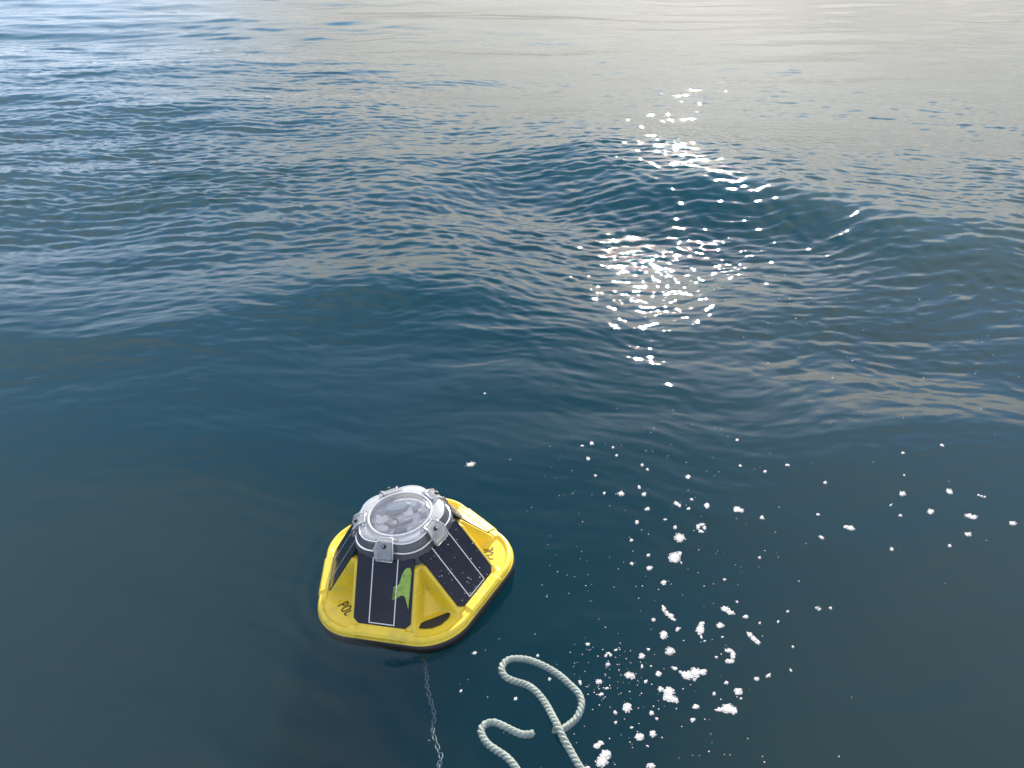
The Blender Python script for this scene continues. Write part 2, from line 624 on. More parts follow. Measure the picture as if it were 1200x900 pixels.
# black float under the yellow shell
v, f = loft([(penta(0.06, 0.03), -0.15), (penta(0.13, 0.06), -0.10), (penta(0.172, 0.09), -0.04), (penta(0.184, 0.096), -0.018),
             (penta(0.1940, 0.099), -0.014), (penta(0.1945, 0.099), 0.004), (penta(0.1915, 0.098), 0.0085), (penta(0.170, 0.09), 0.0085)], True, True)
mesh_obj('bumper', v, f, M['black_rubber'], buoy)
# dark collar under the lid
v, f = loft([(penta(0.096, 0.050), 0.126), (penta(0.0985, 0.050), 0.129), (penta(0.0975, 0.050), 0.134), (penta(0.0925, 0.050), 0.159),
             (penta(0.0905, 0.050), 0.162), (penta(0.080, 0.045), 0.1625)], True, False)
mesh_obj('collar', v, f, M['collar'], buoy)


def face_frame(k):
    """origin at the foot of panel k, axes: across (to the right seen from outside), up the slope, outward normal"""
    a = k * P5
    ox, oy = direc(a)
    right = Vector((-oy, ox, 0))
    up = Vector((-ox * (D0 - D1), -oy * (D0 - D1), Z1 - Z0)).normalized()
    nrm = right.cross(up).normalized()
    return Vector((ox * D0, oy * D0, Z0)), right, up, nrm


P_LEN = math.hypot(D0 - D1, Z1 - Z0)


def slab_mesh(k, outline, h0, h1):
    o, r, u, nn = face_frame(k)
    n = len(outline)
    v = [o + r * a + u * b + nn * h0 for a, b in outline] + [o + r * a + u * b + nn * h1 for a, b in outline]
    f = [tuple(range(n, 2 * n))] + [(i, (i + 1) % n, n + (i + 1) % n, n + i) for i in range(n)]
    return v, f


def ribbon(pts, wid):
    """flat outline strip along pts (2-D), as quads"""
    v, f = [], []
    for i, p in enumerate(pts):
        a = pts[max(0, i - 1)]
        b = pts[min(len(pts) - 1, i + 1)]
        dx, dy = b[0] - a[0], b[1] - a[1]
        l_ = math.hypot(dx, dy) or 1
        nx, ny = -dy / l_ * wid / 2, dx / l_ * wid / 2
        v += [(p[0] + nx, p[1] + ny), (p[0] - nx, p[1] - ny)]
    for i in range(len(pts) - 1):
        f.append((2 * i, 2 * i + 1, 2 * i + 3, 2 * i + 2))
    return v, f


HWD = 0.0595
outl = [(-HWD, 0.012), (-HWD + 0.010, 0.002), (HWD - 0.010, 0.002), (HWD, 0.012), (HWD, P_LEN), (-HWD, P_LEN)]
for k in range(5):
    v, f = slab_mesh(k, outl, -0.002, 0.0022)
    panel = mesh_obj('solar_panel', v, f, M['cell'], buoy, smooth=False)
    o, r, u, nn = face_frame(k)
    # conductor: two long strips and one across the foot
    lw = 0.0021
    vv, ff = [], []
    for strip in ([(-0.026, 0.0055), (-0.026, P_LEN)], [(0.026, 0.0055), (0.026, P_LEN)], [(-0.0248, 0.0065), (0.0248, 0.0065)]):
        a, b = ribbon(strip, lw)
        ff += [tuple(len(vv) + i for i in q) for q in b]
        vv += [o + r * p[0] + u * p[1] + nn * 0.0030 for p in a]
    mesh_obj('conductor_strip', vv, ff, M['conductor'], panel, smooth=False)
    if k == 0:
        gpx = [(610, 425), (592, 428), (580, 440), (565, 470), (556, 500), (548, 522), (533, 532), (518, 540), (534, 545), (536, 556), (516, 566), (537, 566), (540, 576), (530, 588), (507, 612),
               (533, 600), (548, 588), (560, 582), (574, 590), (578, 612), (583, 640), (586, 662), (590, 632), (593, 610), (598, 580), (602, 545), (607, 500), (614, 455)]
        tl, trc, bl, br = Vector((345, 400)), Vector((628, 420)), Vector((303, 742)), Vector((588, 782))
        pts = []
        for q in gpx:
            q = Vector(q)
            # inverse of the bilinear panel quad
            uu, tt = 0.5, 0.5
            for _ in range(20):
                lft, rgt = bl.lerp(tl, tt), br.lerp(trc, tt)
                e = rgt - lft
                uu = (q - lft).dot(e) / e.dot(e)
                b0, t0 = bl.lerp(br, uu), tl.lerp(trc, uu)
                e = t0 - b0
                tt = (q - b0).dot(e) / e.dot(e)
            pts.append(((uu - 0.5) * 2 * HWD, tt * P_LEN * 0.90))
        v, f = slab_mesh(0, pts, 0.0022, 0.0027)
        bmg = bmesh.new()
        vs = [bmg.verts.new(p) for p in v]
        for q in f:
            bmg.faces.new([vs[i] for i in q])
        bmesh.ops.triangulate(bmg, faces=[bmg.faces[0] if False else fc for fc in bmg.faces if len(fc.verts) > 4])
        g = bm_obj('green_patch', bmg, M['green'], panel, False)
        g['label'] = 'ragged bright green patch on the right of the front panel'
    if k == 1:
        # spray droplets on the right-hand panel
        bmd = bmesh.new()
        gr = random.Random(4)
        for _ in range(46):
            a, b = gr.uniform(-HWD * .95, HWD * .95), gr.uniform(0.006, P_LEN * .93)
            rad = gr.choice((.0005, .0006, .0008, .0010, .0012))
            mt = Matrix.Translation(o + r * a + u * b + nn * 0.0022) @ Matrix.Diagonal((1, 1, 1, 1))
            bmesh.ops.create_icosphere(bmd, subdivisions=1, radius=rad, matrix=mt)
        dr = bm_obj('water_droplets', bmd, M['module_white'], panel)
        dr['kind'] = 'stuff'

# the lip moulded in front of each panel
for k in range(5):
    a = k * P5
    ox, oy = direc(a)
    rt = Vector((-oy, ox, 0))
    od = Vector((ox, oy, 0))
    bml = bmesh.new()
    prof = [(D0 + 0.0005, 0.020), (D0 + 0.0005, 0.0290), (D0 + 0.002, 0.0300), (D0 + 0.0185, 0.0258), (D0 + 0.0226, 0.0205), (D0 + 0.0229, 0.0135)]
    cols = []
    for sx, sh in ((-0.050, -0.004), (-0.046, 0.0), (0.046, 0.0), (0.050, -0.004)):
        cols.append([bml.verts.new(od * d + rt * sx * (1.0 if d < D0 + .01 else 1.03) + Vector((0, 0, z + (sh if i not in (0, 5) else 0)))) for i, (d, z) in enumerate(prof)])
    for c in range(3):
        for i in range(5):
            bml.faces.new((cols[c][i], cols[c + 1][i], cols[c + 1][i + 1], cols[c][i + 1]))
    for c in (0, 3):
        bml.faces.new(cols[c])
    bm_obj('panel_lip', bml, M['yellow'], buoy, False)

# black sheet standing for shade in the handle opening, right of the front panel
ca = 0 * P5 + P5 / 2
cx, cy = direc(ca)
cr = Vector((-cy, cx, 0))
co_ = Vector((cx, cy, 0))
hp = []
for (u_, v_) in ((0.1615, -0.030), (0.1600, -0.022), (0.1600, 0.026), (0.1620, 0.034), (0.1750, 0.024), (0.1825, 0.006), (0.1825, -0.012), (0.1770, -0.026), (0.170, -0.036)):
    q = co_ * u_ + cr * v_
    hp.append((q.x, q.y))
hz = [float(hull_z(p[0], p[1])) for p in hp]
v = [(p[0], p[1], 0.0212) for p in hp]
mesh_obj('handle_slot_shade', v, [tuple(range(len(v)))], M['black_rubber'], buoy, False)


def letter_strokes(text):
    G = {'P': ([[(0.0, 0.0), (0.12, 0.5), (0.22, 1.0)], [(0.10, 0.92), (0.35, 1.05), (0.58, 0.95), (0.62, 0.72), (0.45, 0.52), (0.12, 0.48)]], 0.62),
         'O': ([[(0.45, 1.0), (0.15, 0.75), (0.05, 0.35), (0.18, 0.05), (0.42, 0.0), (0.66, 0.3), (0.72, 0.7), (0.60, 0.97), (0.40, 1.0)]], 0.72),
         'L': ([[(0.30, 1.0), (0.18, 0.5), (0.08, 0.02)], [(0.05, 0.02), (0.35, 0.0), (0.60, 0.08)]], 0.6)}
    x = 0
    out = []
    for ch in text:
        st, wd = G[ch]
        out += [[(x + p[0], p[1]) for p in s_] for s_ in st]
        x += wd + 0.10
    return out, x


def writing(corner, name='lettering'):
    ca = corner * P5 + P5 / 2
    cx, cy = direc(ca)
    outw = Vector((cx, cy, 0))
    right = Vector((-cy, cx, 0))
    st, width = letter_strokes('POL')
    hgt = 0.021
    vv, ff = [], []
    for s_ in st:
        # densify
        pts = []
        for a, b in zip(s_[:-1], s_[1:]):
            for i in range(4):
                pts.append((a[0] + (b[0] - a[0]) * i / 4, a[1] + (b[1] - a[1]) * i / 4))
        pts.append(s_[-1])
        a, b = ribbon([((p[0] - width / 2) * 0.0165, (p[1] - .5) * hgt) for p in pts], 0.0027)
        ff += [tuple(len(vv) + i for i in q) for q in b]
        for p in a:
            q = outw * (0.163 - p[1] * 0.95) + right * (p[0] + 0.004)
            vv.append((q.x, q.y, float(hull_z(q.x, q.y)) + 0.0007))
    o_ = mesh_obj(name, vv, ff, M['ink'], buoy, False)
    return o_


w1 = writing(4)
w1['label'] = 'hand-written dark POL on the front left corner'
w2 = writing(1)
w2['label'] = 'hand-written dark POL on the right corner, reading upside down'

# clear lid: side wall, top plate, whitened edges, ring and five latch tabs
v, f = loft([(penta(0.0885, 0.050), 0.1640), (penta(0.0865, 0.049), 0.1660), (penta(0.0845, 0.048), 0.1780), (penta(0.0815, 0.046), 0.1825)], False)
lid = mesh_obj('lid', v, f, M['lid'], buoy)


def disc_ring(rings, n=72):
    v, f = [], []
    for r_, z in rings:
        for i in range(n):
            a = 2 * math.pi * i / n
            v.append((r_ * math.cos(a), r_ * math.sin(a), z))
    for k in range(len(rings) - 1):
        for i in range(n):
            j = (i + 1) % n
            f.append((k * n + i, k * n + j, (k + 1) * n + j, (k + 1) * n + i))
    return v, f


def tube(path, rad, n=8, closed=True):
    v, f = [], []
    m = len(path)
    for i, p in enumerate(path):
        p = Vector(p)
        a = Vector(path[(i - 1) % m if closed else max(0, i - 1)])
        b = Vector(path[(i + 1) % m if closed else min(m - 1, i + 1)])
        tg = (b - a).normalized()
        s_ = tg.cross(Vector((0, 0, 1)))
        s_ = s_.normalized() if s_.length > 1e-4 else Vector((1, 0, 0))
        q = s_.cross(tg).normalized()
        for j in range(n):
            an = 2 * math.pi * j / n
            v.append(p + s_ * math.cos(an) * rad + q * math.sin(an) * rad)
    for i in range(m if closed else m - 1):
        i2 = (i + 1) % m
        for j in range(n):
            j2 = (j + 1) % n
            f.append((i * n + j, i * n + j2, i2 * n + j2, i2 * n + j))
    if not closed:
        f.append(tuple(range(n)))
        f.append(tuple((m - 1) * n + j for j in range(n)))
    return v, f


v, f = tube([(p[0], p[1], 0.1645) for p in penta(0.0895, 0.050, 100)], 0.0027, 6)
mesh_obj('lid_flange', v, f, M['lid_edge'], lid)
# top plate between the pentagon edge and the window ring
ol = penta(0.0815, 0.046, 100)
ri = []
for p in ol:
    l_ = math.hypot(*p)
    ri.append((p[0] / l_ * 0.0645, p[1] / l_ * 0.0645))
v = [(p[0], p[1], 0.1825) for p in ol] + [(p[0] * .985, p[1] * .985, 0.1845) for p in ol] + [(p[0] * 1.06, p[1] * 1.06, 0.1850) for p in ri] + [(p[0], p[1], 0.1850) for p in ri]
n = len(ol)
f = [(k * n + i, k * n + (i + 1) % n, (k + 1) * n + (i + 1) % n, (k + 1) * n + i) for k in range(3) for i in range(n)]
mesh_obj('lid_plate', v, f, M['lid_plate'], lid)
v, f = tube([(p[0] * .99, p[1] * .99, 0.1838) for p in ol], 0.0014, 6)
mesh_obj('lid_edge', v, f, M['lid_edge'], lid)
v, f = disc_ring([(0.0665, 0.1845), (0.0665, 0.1880), (0.0650, 0.1892), (0.0630, 0.1892), (0.0615, 0.1880), (0.0612, 0.1850)])
mesh_obj('window_ring', v, f, M['lid_edge'], lid)
v, f = disc_ring([(0.0605, 0.1872), (0.0560, 0.1896), (0.045, 0.1920), (0.028, 0.1938), (0.012, 0.1945), (0.0, 0.1946)])
mesh_obj('window', v, f, M['lid'], lid)
# knobs round the plate
for k in range(5):
    for da in (-0.36, 0.36):
        a = k * P5 + P5 / 2 + da
        cx, cy = direc(a)
        bmk = bmesh.new()
        bmesh.ops.create_cone(bmk, cap_ends=True, segments=12, radius1=0.0042, radius2=0.0032, depth=0.004, matrix=Matrix.Translation((cx * 0.0755, cy * 0.0755, 0.1868)))
        bm_obj('lid_boss', bmk, M['tab'], lid, False)

# latch tabs, one above each panel
for k in range(5):
    a = k * P5
    ox, oy = direc(a)
    od, rt = Vector((ox, oy, 0)), Vector((-oy, ox, 0))
    sec = [(0.070, 0.1885), (0.082, 0.1885), (0.0935, 0.1790), (0.1015, 0.1570), (0.1015, 0.1500)]
    half = [0.0135, 0.0160, 0.0195, 0.0185, 0.0160]
    th_ = 0.0045
    bmt = bmesh.new()
    top, bot = [], []
    for (d, z), hw in zip(sec, half):
        top.append([bmt.verts.new(od * d + rt * s_ * hw + Vector((0, 0, z))) for s_ in (-1, -.72, .72, 1)])
        bot.append([bmt.verts.new(od * (d - th_ * .8) + rt * s_ * hw * .97 + Vector((0, 0, z - th_))) for s_ in (-1, -.72, .72, 1)])
    for row in top[1:4]:                        # raised side ribs
        for i in (0, 3):
            row[i].co += od * 0.003 + Vector((0, 0, 0.0015))
    for i in range(len(sec) - 1):
        for j in range(3):
            bmt.faces.new((top[i][j], top[i][j + 1], top[i + 1][j + 1], top[i + 1][j]))
            bmt.faces.new((bot[i][j], bot[i + 1][j], bot[i + 1][j + 1], bot[i][j + 1]))
        for j in (0, 3):
            bmt.faces.new((top[i][j], top[i + 1][j], bot[i + 1][j], bot[i][j]))
    for i in (0, len(sec) - 1):
        for j in range(3):
            bmt.faces.new((top[i][j], top[i][j + 1], bot[i][j + 1], bot[i][j]))
    tab = bm_obj('latch_tab', bmt, M['tab'], buoy, False)
    # whitened outline of the tab, its edge light put into the colour
    path = [od * (d + .0012) + rt * (-hw) + Vector((0, 0, z)) for (d, z), hw in zip(sec, half)] + [od * (d + .0012) + rt * hw + Vector((0, 0, z)) for (d, z), hw in reversed(list(zip(sec, half)))]
    v, f = tube(path, 0.0015, 5)
    mesh_obj('tab_edge', v, f, M['lid_edge'], tab)
    mid = od * 0.0905 + Vector((0, 0, 0.1835))
    nrm = (od * 0.64 + Vector((0, 0, 0.77))).normalized()
    rot = nrm.to_track_quat('Z', 'Y').to_matrix().to_4x4()
    bms = bmesh.new()
    bmesh.ops.create_cone(bms, cap_ends=True, segments=14, radius1=0.0048, radius2=0.0042, depth=0.004, matrix=Matrix.Translation(mid) @ rot)
    wsh = bm_obj('screw_hole_shade', bms, M['hole_shade'], tab, False)  # solid dark disc standing for the shade in the screw hole
    bms = bmesh.new()
    bmesh.ops.create_cone(bms, cap_ends=True, segments=6, radius1=0.0026, radius2=0.0022, depth=0.004, matrix=Matrix.Translation(mid + nrm * 0.0026) @ rot)
    bm_obj('screw', bms, M['steel'], tab, False)

# electronics under the window
v, f = disc_ring([(0.0635, 0.1665), (0.0635, 0.1695), (0.0, 0.1697)], 48)
board = mesh_obj('circuit_board', v, f, M['board'], buoy, False)


def plate(name, mat, cx, cy, lx, ly, h, rot=0, rnd=0.0, z0=0.1698):
    bmp = bmesh.new()
    ptsp = []
    if rnd:
        for i in range(20):
            an = 2 * math.pi * i / 20
            c_, s_ = math.cos(an), math.sin(an)
            ptsp.append((lx / 2 * math.copysign(abs(c_) ** rnd, c_), ly / 2 * math.copysign(abs(s_) ** rnd, s_)))
    else:
        ptsp = [(-lx / 2, -ly / 2), (lx / 2, -ly / 2), (lx / 2, ly / 2), (-lx / 2, ly / 2)]
    c_, s_ = math.cos(rot), math.sin(rot)
    lo = [bmp.verts.new((cx + a * c_ - b * s_, cy + a * s_ + b * c_, z0)) for a, b in ptsp]
    hi = [bmp.verts.new((cx + (a * c_ - b * s_) * .95, cy + (a * s_ + b * c_) * .95, z0 + h)) for a, b in ptsp]
    m_ = len(lo)
    bmp.faces.new(hi)
    for i in range(m_):
        bmp.faces.new((lo[i], lo[(i + 1) % m_], hi[(i + 1) % m_], hi[i]))
    return bm_obj(name, bmp, mat, board, False)


TB = -BUOY_TURN
def rl(x, y):                                   # place as seen from the boat
    c_, s_ = math.cos(TB), math.sin(TB)
    return x * c_ - y * s_, x * s_ + y * c_


for (nm, mt, x, y, lx, ly, h, rot, rnd) in (
        ('antenna_module', 'module_blue', -0.012, 0.034, 0.044, 0.024, 0.006, 0.15, 0.6),
        ('battery_holder', 'module_grey', 0.004, -0.040, 0.028, 0.018, 0.006, -0.1, 0.0),
        ('radio_module', 'module_grey', 0.030, 0.026, 0.018, 0.016, 0.005, 0.4, 0.0),
        ('radio_shield', 'module_white', 0.014, 0.010, 0.020, 0.014, 0.005, 0.2, 0.0),
        ('desiccant_bag', 'module_white', -0.037, -0.006, 0.026, 0.022, 0.009, 0.3, 0.75),
        ('desiccant_bag', 'module_white', -0.032, -0.031, 0.024, 0.018, 0.008, -0.3, 0.75),
        ('connector', 'module_white', 0.028, -0.030, 0.030, 0.006, 0.006, 0.6, 0.0),
        ('connector', 'module_white', 0.037, -0.024, 0.024, 0.005, 0.006, 0.6, 0.0),
        ('white_bit', 'module_white', -0.010, -0.016, 0.010, 0.012, 0.008, 0.4, 0.7),  # white bits added to brighten the inside of the lid
        ('white_bit', 'module_white', 0.010, 0.042, 0.016, 0.008, 0.006, -0.3, 0.0),
        ('white_bit', 'module_white', 0.038, 0.016, 0.010, 0.008, 0.007, 0.9, 0.7),
        ('white_bit', 'module_white', 0.016, -0.008, 0.012, 0.007, 0.006, 0.2, 0.0),
        ('white_bit', 'module_white', -0.048, 0.008, 0.010, 0.010, 0.006, 0.2, 0.7),
        ('chip', 'module_grey', 0.046, 0.004, 0.012, 0.014, 0.003, 0.1, 0.0),
        ('chip', 'module_grey', -0.040, 0.022, 0.020, 0.012, 0.003, 0.7, 0.0)):
    px_, py_ = rl(x, y)
    plate(nm, M[mt], px_, py_, lx, ly, h, rot + TB, rnd)
for pts in (((-0.030, -0.014), (-0.016, -0.024), (0.000, -0.022), (0.016, -0.014), (0.026, -0.010)),
            ((-0.030, 0.012), (-0.014, 0.010), (0.002, 0.018), (0.010, 0.030)),
            ((-0.018, 0.002), (-0.008, -0.006), (-0.004, -0.016))):
    dense = []
    for i in range(len(pts) - 1):
        for q in range(5):
            t_ = q / 5
            p0 = pts[max(0, i - 1)]; p1 = pts[i]; p2 = pts[i + 1]; p3 = pts[min(len(pts) - 1, i + 2)]
            pt = [0.5 * (2 * p1[c] + (p2[c] - p0[c]) * t_ + (2 * p0[c] - 5 * p1[c] + 4 * p2[c] - p3[c]) * t_ ** 2 + (3 * p1[c] - p0[c] - 3 * p2[c] + p3[c]) * t_ ** 3) for c in (0, 1)]
            dense.append((*rl(*pt), 0.1760))
    v, f = tube(dense, 0.0028, 7, False)
    mesh_obj('wire', v, f, M['wire'], board)


# ------------------------------------------------------------------ the rope ends
def catmull(pts, step):
    out = []
    for i in range(len(pts) - 1):
        p0, p1, p2, p3 = (Vector(pts[max(0, i - 1)]), Vector(pts[i]), Vector(pts[i + 1]), Vector(pts[min(len(pts) - 1, i + 2)]))
        m = max(2, int((p2 - p1).length / step))
        for q in range(m):
            t = q / m
            out.append(0.5 * (2 * p1 + (p2 - p0) * t + (2 * p0 - 5 * p1 + 4 * p2 - p3) * t * t + (3 * p1 - p0 - 3 * p2 + p3) * t ** 3))
    out.append(Vector(pts[-1]))
    return out


def rope_material():
    m = principled('wet_white_rope', (0.50, 0.55, 0.48), 0.45, vary=(40.0, (0.36, 0.43, 0.39), 0.35, 0.7))
    t = NT(m.node_tree)
    b = m.node_tree.nodes['Principled BSDF']
    uv = t.n('ShaderNodeUVMap', uv_map='uv')
    wv = t.n('ShaderNodeTexWave', wave_type='BANDS', i_Scale=2.2, i_Distortion=1.2, i_Detail=2.0)
    wv.bands_direction = 'Y'
    t.l(uv, 0, wv, 'Vector')
    bp = t.n('ShaderNodeBump', i_Strength=0.8, i_Distance=0.0012)
    t.l(wv, 'Fac', bp, 'Height')
    t.l(bp, 0, b, 'Normal')
    return m


M['rope'] = rope_material()


def rope(px_pts, heights, label, rad=0.0067, pitch=0.027):
    pts3 = []
    for (a, b), z in zip(px_pts, heights):
        p = at(550 + a / 6.207, 755 + b / 6.207, z)
        p.z = float(water_z(p.x, p.y)) + z - 0.002
        pts3.append(p)
    path = catmull(pts3, 0.0022)
    n = len(path)
    root = empty('rope', path[n // 2])
    tag(root, label, 'rope', 'pale rope ends floating by the buoy')
    base = root.location
    dist = [0.0]
    for i in range(1, n):
        dist.append(dist[-1] + (path[i] - path[i - 1]).length)
    sr = rad * 0.535
    off = rad * 0.50
    K = 9
    gr = random.Random(n)
    for s_ in range(3):
        v, f, uvs = [], [], []
        cen = []
        for i, p in enumerate(path):
            tg = (path[min(n - 1, i + 1)] - path[max(0, i - 1)]).normalized()
            sd = tg.cross(Vector((0, 0, 1))).normalized()
            up = sd.cross(tg).normalized()
            an = 2 * math.pi * (dist[i] / pitch + s_ / 3) + 0.25 * math.sin(dist[i] * 55)
            cen.append((p + (sd * math.cos(an) + up * math.sin(an)) * off - base, sd, up, an))
        for i, (c_, sd, up, an) in enumerate(cen):
            a_, b_ = cen[max(0, i - 1)][0], cen[min(n - 1, i + 1)][0]
            tg = (b_ - a_).normalized()
            e1 = (sd * math.cos(an) + up * math.sin(an))
            e1 = (e1 - tg * e1.dot(tg)).normalized()
            e2 = tg.cross(e1)
            rr_ = sr * (1 + 0.04 * math.sin(dist[i] * 90 + s_))
            for j in range(K):
                q = 2 * math.pi * j / K
                v.append(c_ + e1 * math.cos(q) * rr_ + e2 * math.sin(q) * rr_)
                uvs.append((dist[i] / 0.006, j / K * 3.0 + dist[i] / 0.012))
        for i in range(n - 1):
            for j in range(K):
                j2 = (j + 1) % K
                f.append((i * K + j, i * K + j2, (i + 1) * K + j2, (i + 1) * K + j))
        f.append(tuple(reversed(range(K))))
        f.append(tuple((n - 1) * K + j for j in range(K)))
        mesh_obj('strand', v, f, M['rope'], root, uvs=uvs)
    return root


ra = [(870, 1010), (835, 930), (795, 868), (740, 770), (690, 680), (650, 590), (600, 490), (550, 400), (490, 325), (420, 272), (340, 245), (272, 215), (236, 168), (243, 120), (290, 82), (370, 76),
      (450, 92), (540, 130), (640, 190), (730, 270), (795, 340), (818, 420), (785, 510), (720, 572), (660, 603), (612, 600)]
ha = [.002] * 4 + [.008, .013, .008] + [.003] * 2 + [.001, .001, .003, .004, .004, .003, .001] + [-.001] * 4 + [-.001, -.002, -.003, -.005, -.006, -.006]
rope(ra, ha, 'pale twisted rope curling in a long loop that crosses itself')
rb = [(375, 1010), (358, 930), (325, 865), (270, 805), (205, 760), (140, 712), (100, 660), (85, 605), (112, 562), (172, 546), (240, 570), (310, 606), (375, 634), (430, 638), (466, 628)]
rope(rb, [.002] * 4 + [.0, -.002, -.003, -.003, -.002, .001, .003, .003, .003, .003, .003], 'short hooked end of pale twisted rope left of the looped rope')


# ------------------------------------------------------------------ mooring chain under the buoy
def link_mesh():
    path = []
    for i in range(14):
        a = 2 * math.pi * i / 14
        path.append((0.0034 * math.cos(a), 0.0040 * math.sin(a) + math.copysign(0.0026, math.sin(a)), 0))
    v, f = tube(path, 0.0012, 5)
    me = bpy.data.meshes.new('link')
    me.from_pydata([tuple(p) for p in v], [], f)
    me.update()
    me.polygons.foreach_set('use_smooth', [True] * len(me.polygons))
    me.materials.append(M['chain_steel'])
    return me


cpx = [(150, 10), (168, 80), (185, 170), (200, 260), (205, 340), (225, 420), (240, 480), (258, 550), (247, 640), (265, 720), (285, 790), (302, 850), (285, 900), (290, 960)]
cdz = [-.08, -.06, -.055, -.05, -.052, -.055, -.055, -.06, -.06, -.056, -.055, -.05, -.05, -.05]
cp = catmull([at(465 + a / 5.81, 745 + b / 5.81, z) for (a, b), z in zip(cpx, cdz)], 0.0085)
chain = empty('mooring_chain', cp[0])
tag(chain, 'thin bright mooring chain hanging in the water below the front of the buoy', 'chain')
lm = link_mesh()
gr = random.Random(2)
for i in range(len(cp) - 1):
    tg = (cp[i + 1] - cp[i]).normalized()
    lk = bpy.data.objects.new('link', lm)
    C.objects.link(lk)
    lk.parent = chain
    lk.location = cp[i] - cp[0] + Vector((gr.uniform(-1, 1), gr.uniform(-1, 1), gr.uniform(-1, 1))) * 0.0012
    q = tg.to_track_quat('Y', 'Z').to_matrix() @ Matrix.Rotation((i % 2) * math.pi / 2 + gr.uniform(-.5, .5), 3, 'Y')
    lk.rotation_euler = q.to_euler()

# ------------------------------------------------------------------ sea foam
def z1(*p):
    return [(660 + a / 4.283, 690 + b / 4.283, w_ / 4.283, h_ / 4.283, rot) for a, b, w_, h_, rot in p]


def z2(*p):
    return [(760 + a / 5.4545, 690 + b / 5.4545, w_ / 5.4545, h_ / 5.4545, rot) for a, b, w_, h_, rot in p]


def z3(*p):
    return [(680 + a / 4.736, 500 + b / 4.736, w_ / 4.736, h_ / 4.736, rot) for a, b, w_, h_, rot in p]


def z4(*p):
    return [(900 + a / 3.75, 500 + b / 3.75, w_ / 3.75, h_ / 3.75, rot) for a, b, w_, h_, rot in p]


